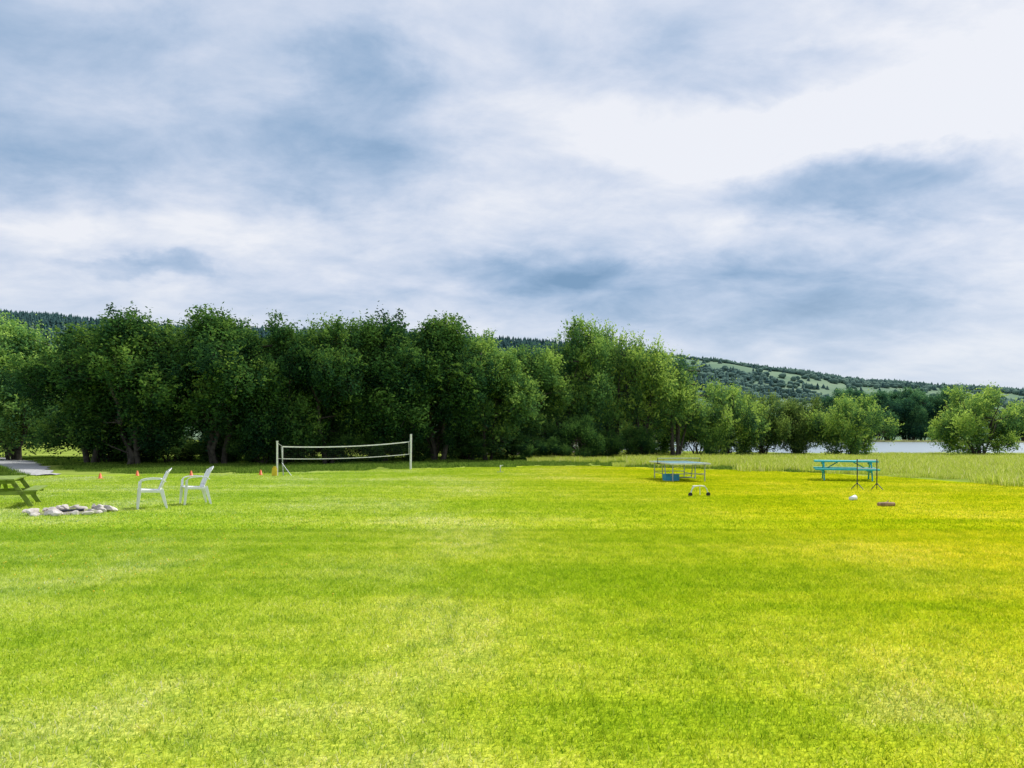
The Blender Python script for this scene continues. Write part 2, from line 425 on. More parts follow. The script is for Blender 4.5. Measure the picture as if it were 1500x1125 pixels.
def scatter(name,pts,rotz,scl,coll):
    n=len(pts); me=bpy.data.meshes.new(name); me.vertices.add(n)
    me.vertices.foreach_set('co',np.asarray(pts,dtype=np.float32).ravel())
    r=np.zeros((n,3),np.float32); r[:,2]=rotz
    a=me.attributes.new('rot','FLOAT_VECTOR','POINT'); a.data.foreach_set('vector',r.ravel())
    a=me.attributes.new('scl','FLOAT','POINT'); a.data.foreach_set('value',np.asarray(scl,dtype=np.float32))
    a=me.attributes.new('vid','INT','POINT'); a.data.foreach_set('value',np.random.default_rng(n).integers(0,50,n).astype(np.int32))
    me.update()
    o=bpy.data.objects.new(name,me); link(o)
    ng=bpy.data.node_groups.new(name,'GeometryNodeTree')
    ng.interface.new_socket(name='Geometry',in_out='INPUT',socket_type='NodeSocketGeometry')
    ng.interface.new_socket(name='Geometry',in_out='OUTPUT',socket_type='NodeSocketGeometry')
    gi=ng.nodes.new('NodeGroupInput'); go=ng.nodes.new('NodeGroupOutput')
    ip=ng.nodes.new('GeometryNodeInstanceOnPoints'); ci=ng.nodes.new('GeometryNodeCollectionInfo')
    ci.inputs['Collection'].default_value=coll; ci.inputs['Separate Children'].default_value=True; ci.inputs['Reset Children'].default_value=True
    ip.inputs['Pick Instance'].default_value=True
    def na(nm,dt):
        q=ng.nodes.new('GeometryNodeInputNamedAttribute'); q.data_type=dt; q.inputs['Name'].default_value=nm
        return next(s for s in q.outputs if s.enabled and s.name=='Attribute')
    ng.links.new(gi.outputs[0],ip.inputs['Points']); ng.links.new(ci.outputs[0],ip.inputs['Instance'])
    ng.links.new(na('rot','FLOAT_VECTOR'),ip.inputs['Rotation']); ng.links.new(na('scl','FLOAT'),ip.inputs['Scale'])
    ng.links.new(na('vid','INT'),ip.inputs['Instance Index']); ng.links.new(ip.outputs[0],go.inputs[0])
    m=o.modifiers.new('scatter','NODES'); m.node_group=ng
    return o
def jgrid(x0,x1,y0,y1,step,rng,j=.03):
    gx,gy=np.meshgrid(np.arange(x0,x1,step),np.arange(y0,y1,step)); gx=gx.ravel();gy=gy.ravel()
    gx=gx+rng.uniform(-j,j,gx.shape)*step; gy=gy+rng.uniform(-j,j,gy.shape)*step
    return gx,gy
def do_scatter(name,gx,gy,coll,rng,s0=0.96,s1=1.06,zf=None,z=0.0):
    n=len(gx); zz=np.full(n,z) if zf is None else np.array([zf(a,b) for a,b in zip(gx,gy)])
    return scatter(name,np.stack([gx,gy,zz],1),rng.integers(0,4,n)*np.pi/2,rng.uniform(s0,s1,n),coll)
rng=np.random.default_rng(11)
c1=tuft_coll('short_grass',6,1000,0.5,0.034,0.0058,1.0,M_blade,100)
gx,gy=jgrid(-13,13,2.2,12.5,0.49,rng); k=(np.abs(gx)<gy*0.78+1.2); gx,gy=gx[k],gy[k]
do_scatter('lawn_grass',gx,gy,c1,rng)
c2=tuft_coll('mid_grass',6,1900,1.5,0.034,0.013,1.0,M_blade,200)
gx,gy=jgrid(-34,22,13.2,41,1.47,rng); k=(np.abs(gx)<gy*0.78+2)&inside(gx,gy+.7)&inside(gx,gy); gx,gy=gx[k],gy[k]
do_scatter('lawn_grass',gx,gy,c2,rng)
c3=tuft_coll('tall_grass',5,620,1.5,0.33,0.02,0.6,M_meadow,300)
gx,gy=jgrid(2,80,12,70,1.35,rng,.3)
k=(~inside(gx,gy))&(gx<gy*0.85+3)&((gy>46-gx*0.2)|(gx>6))
k&=np.array([lake_d(a,b)>1.04 for a,b in zip(gx,gy)]); gx,gy=gx[k],gy[k]
do_scatter('meadow_grass',gx,gy,c3,rng,0.45,1.25,zf=gz)
c4=tuft_coll('rough_grass',4,700,1.6,0.15,0.02,0.8,M_rough,400)
gx,gy=jgrid(-48,14,30,62,1.4,rng,.3)
k=(~inside(gx,gy))&(path_d(gx,gy)>2.2); gx,gy=gx[k],gy[k]
do_scatter('rough_grass',gx,gy,c4,rng,0.5,1.2,zf=gz)
c5=tuft_coll('reeds',4,300,2.4,0.9,0.04,0.25,M_reed,500)
th=rng.uniform(0,2*np.pi,900); rr=rng.uniform(1.02,1.05,900)
k=(np.sin(th)>-0.2)
gx=LCX+LRX*rr*np.cos(th); gy=LCY+LRY*rr*np.sin(th)
do_scatter('lake_reeds',gx[k],gy[k],c5,rng,0.5,1.1,zf=gz)
M_flower=simple_mat('dandelion_yellow',(0.75,0.55,0.02),0.7,0.05,30)
cf=bpy.data.collections.new('dandelions')
mb=MB(); mb.tube([(0,0,0),(0.004,0,0.035)],0.0015,4); mb.lathe([(0.002,0.033),(0.009,0.036),(0.010,0.041),(0.003,0.045)],8)
fm=bpy.data.meshes.new('dandelion'); fm.from_pydata(mb.v,[],mb.f); fm.materials.append(M_flower); fm.update()
cf.objects.link(bpy.data.objects.new('dandelion_flower',fm))
gx=rng.normal(-6,2.2,420); gy=rng.uniform(7,15,420); k=np.abs(gx)<gy*.8; 
do_scatter('dandelions',gx[k],gy[k],cf,rng,0.6,1.0)

# ------------------------------------------------------------------ trees
def tube_np(pts,rs,n=6):
    mb=MB(); mb.tube(pts,list(rs),n,cap=False); return np.array(mb.v),np.array(mb.f)
def make_tree(name,seed,H=9.0,W=5.6,nleaf=60000,nlobe=34,cbase=0.12,nstem=3,leaf=0.085,shell=0.75,lobe_r=(0.10,0.17),sub=46,sig=0.17,topw=0.8,qmin=.45,rough=.18,shoots=5,shoot_l=(.2,.5)):
    r=np.random.default_rng(seed); Vs=[];Qs=[];Ms=[];off=0
    def addtube(p,rad,n=6):
        nonlocal off
        v,q=tube_np(p,rad,n); Vs.append(v);Qs.append(q+off);Ms.append(np.zeros(len(q),int));off+=len(v)
    stems=[]
    for s in range(nstem):
        a=2*np.pi*s/nstem+r.uniform(-.5,.5); base=np.array([math.cos(a)*.25,math.sin(a)*.25,-0.1])
        spread=r.uniform(.10,.30)*W; P=[base]; hh=H*r.uniform(.66,.86)
        for i in range(1,8):
            t=i/7; P.append(np.array([math.cos(a)*(.25+spread*t**1.3),math.sin(a)*(.25+spread*t**1.3),hh*t])+r.normal(0,.10,3)*(1 if i<7 else .5))
        r0=r.uniform(.10,.17)*H/9
        addtube(P,np.linspace(r0,r0*.25,8),7); stems.append(P)
    cz=H*(cbase+1)/2; rz=H*(1-cbase)/2; lobes=[]
    for i in range(nlobe):
        while True:
            u=r.normal(0,1,3); u/=np.linalg.norm(u); q=r.uniform(qmin,1)**.5
            if u[2]<-.9: continue
            break
        # squarish profile: crown keeps its width far down and near the top
        az_=math.atan2(u[1],u[0]); wob=1+rough*mnoise.noise(Vector((math.cos(az_)*1.7+seed,math.sin(az_)*1.7,u[2]*2.2)))*2
        hx_=math.hypot(u[0],u[1]); k_=1/max(hx_**2.6+abs(u[2])**2.6,1e-6)**(1/2.6); u=u*k_
        lr=H*r.uniform(*lobe_r)
        zz=u[2]*q; wf=W/2*(1.0 if zz<0.2 else topw+ (1-topw)*(1-zz))
        c=np.array([u[0]*q*(wf-lr*.5)*wob,u[1]*q*(wf-lr*.5)*wob,cz+u[2]*q*(rz-lr*.6)*(wob*.5+.5)]); lobes.append((c,lr))
        st=stems[r.integers(nstem)]; d=[np.linalg.norm(p-c)+ (2 if p[2]>c[2]-.2 else 0) for p in st[1:]]; p0=st[1+int(np.argmin(d))]
        mid=(p0+c)/2+r.normal(0,.15,3)+np.array([0,0,-.1]); addtube([p0,mid,c,c+(c-mid)*.4+np.array([0,0,lr*.3])],[.055*H/9,.035*H/9,.018,.006],5)
        for j in range(5):
            v=r.normal(0,1,3); v/=np.linalg.norm(v); e=c+v*lr*np.array([.9,.9,.9]); addtube([mid*.4+c*.6,(c+e)/2+r.normal(0,.05,3),e],[.016,.010,.004],4)
    C=[];T=[];Nn=[]
    wts=np.array([l[1]**2 for l in lobes]); wts/=wts.sum()
    for (c,lr),wt in zip(lobes,wts):
        lt=r.uniform(-.28,.24)
        for j in range(sub):
            v=r.normal(0,1,3); v/=np.linalg.norm(v); 
            if v[2]<0: v[2]*=.9
            rad=lr*(shell+(1-shell)*r.uniform(-1.4,1.3)); sc=c+v*rad*np.array([1.0,1.0,1.15])
            n=max(3,int(nleaf*wt/sub*r.uniform(.4,1.6)))
            g=r.normal(0,1,(n,3))*np.array([sig*.9,sig*.9,sig*1.5])*r.uniform(.6,1.4)
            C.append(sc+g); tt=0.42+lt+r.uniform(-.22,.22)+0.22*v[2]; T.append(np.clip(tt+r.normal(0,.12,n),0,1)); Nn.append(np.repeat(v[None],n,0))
    for k in range(int(nlobe*shoots)):
        c,lr=lobes[r.integers(nlobe)]; v=r.normal(0,1,3)+np.array([0,0,.7]); v/=np.linalg.norm(v)
        p=c+v*lr*.9; n=14; t=np.linspace(0,1,n)[:,None]; Lh=r.uniform(*shoot_l)
        C.append(p+v*t*Lh+r.normal(0,.05,(n,3))*(1.3-t)); T.append(np.full(n,.75)); Nn.append(np.repeat(v[None],n,0))
    C=np.concatenate(C);T=np.concatenate(T);Nn=np.concatenate(Nn)
    k=C[:,2]>0.05; C=C[k];T=T[k];Nn=Nn[k]; n=len(C)
    nr=Nn*.5+r.normal(0,1,(n,3)); nr/=np.linalg.norm(nr,axis=1)[:,None]
    a=np.cross(nr,r.normal(0,1,(n,3))); a/=np.linalg.norm(a,axis=1)[:,None]; b=np.cross(nr,a)
    s=leaf*r.uniform(.65,1.3,(n,1)); a*=s; b*=s*.5
    LV=np.stack([C-a,C-b,C+a,C+b],1).reshape(-1,3); LQ=np.arange(n*4).reshape(-1,4)+off
    Vs.append(LV);Qs.append(LQ);Ms.append(np.ones(n,int))
    Q=np.concatenate(Qs); mi=np.concatenate(Ms)
    tint=np.concatenate([np.zeros(len(Q)-n),T])
    VV=np.concatenate(Vs); VV[:,2]*=H/np.percentile(C[:,2],99.6)
    wx=np.percentile(np.hypot(C[:,0],C[:,1]),97)*2; VV[:,:2]*=W/wx
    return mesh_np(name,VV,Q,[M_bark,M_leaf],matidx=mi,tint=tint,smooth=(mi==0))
dense=[make_tree('willow_dense',21+i,nleaf=64000,nlobe=46+2*i,cbase=.05+.035*i,rough=.26,topw=.72,lobe_r=(.08,.15),qmin=.35) for i in range(4)]
sparse=[make_tree('willow_sparse',41+i,nleaf=22000,nlobe=40,cbase=.08+.04*i,lobe_r=(.05,.10),nstem=6,sig=.2,qmin=.12,rough=.3,shoots=9,shoot_l=(.3,.8)) for i in range(3)]
bush=[make_tree('bush',61+i,H=5.0,W=6.4,nleaf=27000,nlobe=36,cbase=.0,nstem=9,lobe_r=(.08,.16),leaf=.075,topw=.75,rough=.3,shoots=14,shoot_l=(.25,.7),qmin=.3) for i in range(3)]
def put(name,me,x,y,h,wd,base,col,rot=None,parent=None):
    o=bpy.data.objects.new(name,me); link(o)
    bh,bw=base; o.location=(x,y,gz(x,y)-.02); o.scale=(wd/bw,wd/bw,h/bh)
    o.rotation_euler=(0,0,random.uniform(0,6.28) if rot is None else rot); o.color=(*col,1)
    if parent: o.parent=parent
    return o
D=(9.0,5.6); B=(5.0,6.4)
DK=(0.85,1.0,1.1); MD=(1.25,1.3,1.25); LT=(2.3,2.1,2.2); YL=(3.2,2.6,2.6)
rows=[(-34.0,50.5,9.4,7.0,dense[0],(2.6,2.4,2.8)),(-24.4,43,7.7,6.0,dense[1],MD),(-21.2,41.5,8.4,6.2,dense[2],MD),(-16.7,42,8.5,6.8,dense[3],MD),(-13.4,43,8.1,5.2,dense[0],DK),
 (-11,44,8.3,5.2,dense[1],MD),(-8.1,46,8.9,6.0,dense[2],DK),(-4.7,48,9.2,6.8,dense[3],MD),(-1.7,50,8.3,5.4,dense[0],LT),(1.2,52,7.8,5.2,dense[2],LT),
 (3.4,54,8.3,4.8,sparse[2],LT),(5.4,55,10.1,4.8,dense[1],LT),(7.8,57,10.0,5.0,sparse[0],YL),(9.9,56,9.1,5.2,sparse[1],YL),(12.6,57,7.9,5.4,sparse[2],YL),
 (-46,54,9,8,dense[2],MD),(-56,56,9,8,dense[3],MD),(-30.5,58,9.0,8,dense[1],MD)]
for x,y,h,wd,m,c in rows: put('willow_tree',m,x,y,h*1.0,wd*1.1,D,c)
for i,(x,y,h) in enumerate([(-42,62,9),(-25,51,8.4),(-18.8,50,9.0),(-14.8,51,8.4),(-9.7,53,9.0),(-6.2,56,9.2),(-2.7,58,8.8)]):
    put('willow_tree',dense[(i+2)%4],x,y,h,7.0,D,DK)
for x,y,h,wd,m,c in [(17.3,60,6.0,6.4,bush[0],YL),(14.8,59,4.2,4.8,bush[1],LT),(21.0,62,5.3,6.2,bush[2],(1.9,1.6,1.8)),(23.9,62,4.9,5.2,bush[1],(1.5,1.3,1.5)),(27.3,59,4.95,6.4,bush[0],YL),
   (37.8,60,5.7,7.8,bush[2],YL),(47.5,62,4.6,5.0,bush[1],LT),(12,64,4,6,bush[2],MD)]:
    put('willow_bush',m,x,y,h,wd,B,c)
for i in range(26):
    x=-40+i*1.95+random.uniform(-.6,.6); y=43+max(0,(x+14))*.48+random.uniform(-1,2.5)
    if path_d(np.array([x]),np.array([y]))[0]<3.5: continue
    put('shrub',bush[i%3],x,y,random.uniform(1.6,3.2),random.uniform(3,4.6),B,DK)
dt=empty('distant_trees')
rr=random.Random(5)
for i in range(34):
    y=318+rr.uniform(0,25)
    x=149+ i*3.0 if i<14 else rr.uniform(192,340)
    h=rr.uniform(19,23) if i<14 else rr.uniform(9,15)
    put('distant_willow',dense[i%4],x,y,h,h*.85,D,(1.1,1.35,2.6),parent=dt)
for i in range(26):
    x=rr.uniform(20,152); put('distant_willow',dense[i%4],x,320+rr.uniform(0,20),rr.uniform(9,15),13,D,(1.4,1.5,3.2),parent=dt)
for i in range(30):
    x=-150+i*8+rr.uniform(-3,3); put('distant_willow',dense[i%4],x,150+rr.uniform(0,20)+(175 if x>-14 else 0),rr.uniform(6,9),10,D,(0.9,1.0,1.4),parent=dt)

# ------------------------------------------------------------------ hills
RX=[-1400,-600,-200,0,130,250,450,620,770,900,1010,1100,1180,1250,1330,1400,1500,1700,2300]
RY=[450,452,455,466,475,486,492,499,508,520,531,544,556,562,568,574,580,590,600]
def ridge(x,yr=900.): 
    px=750+x/yr*1083; return 1.6+(640-np.interp(px,RX,RY))/1083*yr
def hill(x,t):
    zr=ridge(x); s=t*t*(3-2*t) if t<1 else 1-(t-1)*.3
    z=zr*s-2*(1-t)
    z+=9*min(t,1)*(1-min(t,1))*4*mnoise.noise(Vector((x*.006,t*3,0)))*.7+2.0*mnoise.noise(Vector((x*.02,t*9,4)))*min(1,t*3)
    return z
hx=np.linspace(-1700,1900,241); ht=np.linspace(0,1.6,49)
V=[];F=[]
for t in ht:
    for x in hx: V.append((x,420+480*t,hill(x,t)-1.0))
nx=len(hx)
for j in range(len(ht)-1):
    for i in range(nx-1):
        a=j*nx+i;F.append((a,a+1,a+nx+1,a+nx))
M_hill=terrain_mat('hazy_hill_slopes',[(0.35,(0.10,0.17,0.13)),(0.5,(0.15,0.225,0.15)),(0.64,(0.22,0.29,0.19))],0.008,0.05)  # distance haze painted into the slope colour as a bluish green
me=mesh_np('hills',V,F,[M_hill],smooth=[True]*len(F)); link(bpy.data.objects.new('hills',me))
M_con=leaf_mat('hazy_conifer_needles',[(0,(0.018,0.05,0.052)),(0.4,(0.06,0.115,0.11)),(1,(0.14,0.22,0.17))],0.1,usecol=False)  # bluish tones are painted haze on the far trees, no haze volume
Vs=[];Fs=[];Ts=[]
rr=random.Random(9)
def cone(x,y,z,h,r,t):
    for (z0,z1,q) in ((.08,.55,1),(.35,.8,.72),(.6,1.0,.45)):
        b=len(Vs); n=6; ph=rr.uniform(0,6)
        for k in range(n):
            a=ph+2*math.pi*k/n; q2=r*q*rr.uniform(.75,1.2); Vs.append((x+q2*math.cos(a),y+q2*math.sin(a),z+h*z0*rr.uniform(.8,1.2)))
        Vs.append((x,y,z+h*z1))
        for k in range(n): Fs.append((b+k,b+(k+1)%n,b+n)); Ts.append(t+rr.uniform(-.1,.1))
def puff(x,y,z,h,r,t):
    b=len(Vs); n=7
    for zz,q in ((.1,.6),(.45,1),(.8,.7)):
        for k in range(n):
            a=2*math.pi*k/n; q2=r*q*rr.uniform(.7,1.25); Vs.append((x+q2*math.cos(a),y+q2*math.sin(a),z+h*zz*rr.uniform(.85,1.15)))
    Vs.append((x,y,z+h))
    for j in range(2):
        for k in range(n):
            a=b+j*n+k;c=b+j*n+(k+1)%n; Fs.append((a,c,c+n));Fs.append((a,c+n,a+n)); q=t+rr.uniform(-.15,.15); Ts.extend([q,q])
    for k in range(n): Fs.append((b+2*n+k,b+2*n+(k+1)%n,b+3*n)); Ts.append(t+.15)
for i in range(34000):
    x=rr.uniform(-950,1000); t=rr.uniform(0.25,1.12)
    d=mnoise.fractal(Vector((x*.006,t*4.5,2)),1,2,4)
    px=750+x/900*1083
    if px<960: ok = d>-.35
    else:
        ok = d>0.08 or (1255<px<1350 and t>.93) or (px<1120 and t>.55 and d>-.05)
        if rr.random()<.07: ok=True
    if not ok: continue
    y=420+480*t; z=hill(x,min(t,1.6))-1.5
    if px<960 or rr.random()<.45: cone(x,y,z,rr.uniform(6,11) if px<960 else rr.uniform(4,7),rr.uniform(2,3),rr.uniform(.05,.4) if px<960 else rr.uniform(.3,.7))
    else: puff(x,y,z,rr.uniform(3,5.5),rr.uniform(2.5,4.5),rr.uniform(.5,.9))
me=mesh_np('distant_forest',Vs,Fs,[M_con],tint=np.clip(Ts,0,1)); link(bpy.data.objects.new('distant_forest',me))

# ------------------------------------------------------------------ gravel path + mound (left)
def strip(name,P,widths,z,mat):
    mb=MB(); Wd=np.interp(np.linspace(0,1,len(P)),np.linspace(0,1,len(widths)),widths)
    for i,(x,y) in enumerate(P):
        a=P[max(i-1,0)];b=P[min(i+1,len(P)-1)];d=Vector((b[0]-a[0],b[1]-a[1])).normalized(); n=Vector((-d.y,d.x))
        for s in (-1,-.33,.33,1):
            q=Wd[i]/2*s*(1+.22*rr.uniform(-1,1)); mb.v.append((x+n.x*q,y+n.y*q,z+gz(x,y)+.03*(abs(s)<.5)))
    for i in range(len(P)-1):
        for j in range(3):
            a=i*4+j; mb.f.append((a,a+1,a+5,a+4))
    return mb.obj(name,mat,smooth=True)
strip('gravel_path',densify(PATH,.8),[3.6,3.6,3.6,3.6,3.4,2.6,0.7],0.03,M_gravel)
mb=MB()
def mf(u,v):
    r=u*2.8; a=v*2*math.pi; h=.62*max(0,math.cos(min(1,u)*math.pi/2))**1.3+.06*mnoise.noise(Vector((r*math.cos(a),r*math.sin(a),0)))*(1-u)
    return (-21.6+.75*r*math.cos(a),29.3+.5*r*math.sin(a),h-.02*u)
mb.grid(mf,12,32); mb.obj('grass_mound',M_turf,smooth=True)
gx=[];gy=[];zz=[]
for i in range(120):
    u=math.sqrt(rng.uniform(0,1)); p=mf(u*.95,rng.uniform(0,1)); gx.append(p[0]);gy.append(p[1]);zz.append(p[2])
cm=tuft_coll('mound_grass',2,160,.6,.13,.012,.6,M_rough,600)
scatter('mound_grass',np.stack([gx,gy,zz],1),rng.uniform(0,6,120),rng.uniform(.7,1.2,120),cm)

# ------------------------------------------------------------------ picnic tables
def picnic_table(loc,rotz,mat,L_=1.83,sz=1.0,th=.04):
    e=empty('picnic_table',(loc[0],loc[1],0.0),rotz); e.scale=(1,1,sz)
    mb=MB()
    for i in range(5): mb.box((0,-.30+i*.15,.755-th/2),(L_,.14,th))
    mb.obj('tabletop',mat,e,.004)
    for s,nm in ((-1,'bench_near'),(1,'bench_far')):
        mb=MB()
        for k in (0,1): mb.box((0,s*(.60+k*.145),.465-th/2),(L_,.135,th))
        mb.obj(nm,mat,e,.004)
    for i,xx in enumerate((-L_/2+.28,L_/2-.28)):
        mb=MB()
        mb.box((xx,0,.462-th-.046),(.042,1.50,.088)); mb.box((xx,0,.752-th-.046),(.042,.70,.088))
        for s in (-1,1): mb.beam((xx+.044,s*.27,.75-th),(xx+.044,s*.66,0.0),.10,.042,up=(1,0,0))
        mb.beam((xx+(-.02 if i else .06),0,.39),((.25 if i else -.25),0,.70),.08,.036)
        mb.obj('leg_frame_%d'%(i+1),mat,e,.003)
    return e
picnic_table((-11.8,17.1),R(90+34-8),M_lime,sz=.88)
picnic_table((12.35,27.4),R(-20),M_teal,2.15,sz=.97,th=.06)

# ------------------------------------------------------------------ plastic chairs (face +X locally)
def chair(loc,rotz):
    e=empty('plastic_chair',(loc[0],loc[1],0),rotz)
    mb=MB()
    def seat(u,v):
        x=-.21+.46*u; y=(v-.5)*(.44+.04*u); z=.405+.03*u-.03*math.sin(math.pi*v)*math.sin(math.pi*min(1,u*1.1))
        if u>.9: z-=(u-.9)*.25
        return (x,y,z)
    mb.grid(seat,10,10); mb.obj('seat',M_white,e,solid=.012,smooth=True)
    mb=MB()
    def bp_(u,v): # u up, v across
        w=.215*(1+.10*math.sin(math.pi*u))*(1 if u<.8 else math.sqrt(max(0,1-((u-.8)/.2)**2*.55)))
        y=(v-.5)*2*w; z=.40+.50*u - (.035*abs(v-.5)*2)*(u>.85)
        x=-.20-.17*u-.05*u*u+.05*(abs(v-.5)*2)**2
        return Vector((x,y,z))
    for k in range(7):
        v0=k/7+.018 if 0<k else 0; v1=(k+1)/7-.018 if k<6 else 1
        mb.grid(lambda u,v,v0=v0,v1=v1: bp_(.12+.72*u,v0+(v1-v0)*v),8,2)
    mb.grid(lambda u,v:bp_(u*.13,v),2,12); mb.grid(lambda u,v:bp_(.835+u*.165,v),4,12)
    mb.obj('backrest',M_white,e,solid=.014,smooth=True)
    for s,nm in ((-1,'right'),(1,'left')):
        mb=MB()
        pts=[(-.285,s*.225,.60),(-.2,s*.262,.655),(-.05,s*.282,.665),(.10,s*.285,.655),(.19,s*.283,.63),(.225,s*.28,.58)]
        for a,b in zip(pts[:-1],pts[1:]): mb.beam(a,b,.055,.018)
        mb.obj('armrest_'+nm,M_white,e,smooth=False)
        mb=MB(); p=[(.225,s*.28,.59),(.235,s*.272,.42),(.275,s*.285,0)]
        mb.beam(p[0],p[1],.05,.04,up=(0,1,0)); mb.beam(p[1],p[2],.07,.055,up=(0,1,0),w2=.04,h2=.04)
        mb.obj('front_leg_'+nm,M_white,e,.004)
        mb=MB(); mb.beam((-.20,s*.215,.43),(-.31,s*.262,0),.085,.055,up=(0,1,0),w2=.04,h2=.04)
        mb.beam((-.2,s*.24,.385),(.23,s*.262,.405),.012,.055)
        mb.obj('rear_leg_'+nm,M_white,e,.004)
    return e
chair((-8.1,16.6),R(208)); chair((-7.55,17.6),R(214))

# ------------------------------------------------------------------ fire pit ring
fp=empty('fire_pit',(-9.35,15.6,0)); rr=random.Random(3)
for i in range(26):
    a=2*math.pi*i/26+rr.uniform(-.13,.13); rad=.72+rr.uniform(-.14,.14)
    bm=bmesh.new(); bmesh.ops.create_icosphere(bm,subdivisions=2,radius=1)
    sx,sy,sz=rr.uniform(.08,.18),rr.uniform(.07,.13),rr.uniform(.05,.10); sv=Vector((rr.uniform(0,99),rr.uniform(0,99),0))
    pl=[(Vector((rr.gauss(0,1),rr.gauss(0,1),rr.gauss(0,1)+.3)).normalized(),rr.uniform(.45,.75)) for _ in range(10)]
    for v in bm.verts:
        for n_,d_ in pl:
            q=v.co.dot(n_)-d_
            if q>0: v.co-=n_*q
        v.co*=1+.14*mnoise.noise(v.co*1.6+sv); v.co=Vector((v.co.x*sx,v.co.y*sy,v.co.z*sz))
    me=bpy.data.meshes.new('stone'); bm.to_mesh(me); bm.free(); me.materials.append(M_rock)
    o=bpy.data.objects.new('stone_%d'%(i+1),me); link(o); o.parent=fp
    o.location=(math.cos(a)*rad,math.sin(a)*rad*.9,sz*.7); o.rotation_euler=(rr.uniform(-.3,.3),rr.uniform(-.3,.3),a+1.57+rr.uniform(-.6,.6))
mb=MB()
def af(u,v): 
    r=u*.60;a=v*2*math.pi; return (r*math.cos(a),r*math.sin(a),.012+.015*(1-u)+.01*mnoise.noise(Vector((r*9*math.cos(a),r*9*math.sin(a),0))))
mb.grid(af,8,24); mb.obj('ash_bed',M_ash,fp)
mb=MB(); mb.tube([(-.25,-.1,.04),(.25,.12,.05)],.03,8); mb.obj('charred_log',M_dark,fp)

# ------------------------------------------------------------------ volleyball net
vn=empty('volleyball_net',(0,0,0))
A=Vector((-9.62,30.3,0)); Bq=Vector((-4.95,36.1,0))
mb=MB(); mb.tube([A,A+Vector((0,0,1.42))],.035,10); mb.tube([Bq,Bq+Vector((.02,0,1.74))],.05,10)
mb.lathe([(.001,1.44),(.045,1.44),(.045,1.40)],10,tuple(A)); mb.obj('posts',M_whitepaint,vn)
mb=MB(); mb.tube([A+Vector((.22,.1,0)),A+Vector((.16,.06,1.2))],.022,8); mb.tube([A+Vector((.62,-.1,0)),A+Vector((.16,.06,.55))],.012,6)
mb.obj('net_stake',M_steel,vn)
def cord(z0,z1,sag,t): 
    p=A.lerp(Bq,.035+t*.95); return Vector((p.x,p.y,z0+(z1-z0)*t-sag*4*t*(1-t)))
def topc(t): return cord(1.20,1.36,.10,t)
def botc(t): return cord(.70,.76,.08,t)
mb=MB()
for fn,hh in ((topc,.048),(botc,.03)):
    for i in range(24): mb.beam(fn(i/24),fn((i+1)/24),.008,hh)
for t in (0,1): mb.beam(botc(t),topc(t),.05,.012)
mb.beam(topc(0),A+Vector((0,0,1.36)),.012,.012); mb.beam(botc(0),A+Vector((0,0,.72)),.012,.012)
mb.beam(topc(1),Bq+Vector((0,0,1.45)),.012,.012); mb.beam(botc(1),Bq+Vector((0,0,.80)),.012,.012)
mb.obj('net_bands',M_whitepaint,vn)
mb=MB()
for i in range(1,70): 
    t=i/70; mb.beam(botc(t),topc(t),.0022,.0022)
for j in range(1,6):
    for i in range(20): mb.beam(botc(i/20).lerp(topc(i/20),j/6),botc((i+1)/20).lerp(topc((i+1)/20),j/6),.0022,.0022)
mb.obj('netting',M_dark,vn)
mb=MB(); mb.box((A.x-.08,A.y-.08,.17),(.17,.14,.34),taper=1.15); mb.box((A.x-.08,A.y-.08,.37),(.10,.09,.06)); mb.obj('yellow_base_weight',M_yellow,vn,.012)

# ------------------------------------------------------------------ cones, sprinkler
for x,y in ((-15.7,28.2),(-15.3,30.2),(-13.1,30.2),(-10.5,30.9)):
    e=empty('traffic_cone',(x,y,0)); e.scale=(.85,.85,.8); mb=MB(); mb.lathe([(.10,.02),(.085,.03),(.03,.27),(.02,.28),(.001,.28)],14); mb.obj('cone_body',M_orange,e,smooth=True)
    mb=MB(); mb.box((0,0,.012),(.25,.25,.024)); mb.obj('cone_base',M_orange,e,.004)
e=empty('lawn_sprinkler',(-.52,33.3,0)); mb=MB(); mb.tube([(0,0,0),(0,0,.24)],.018,8); mb.tube([(-.16,0,.02),(.16,0,.02)],.015,6); mb.tube([(0,-.16,.02),(0,.16,.02)],.015,6)
mb.obj('stand',M_steel,e); mb=MB(); mb.lathe([(.001,.33),(.03,.32),(.035,.26),(.02,.23)],10); mb.beam((0,0,.30),(.12,0,.33),.02,.02); mb.obj('head',M_whitepaint,e)

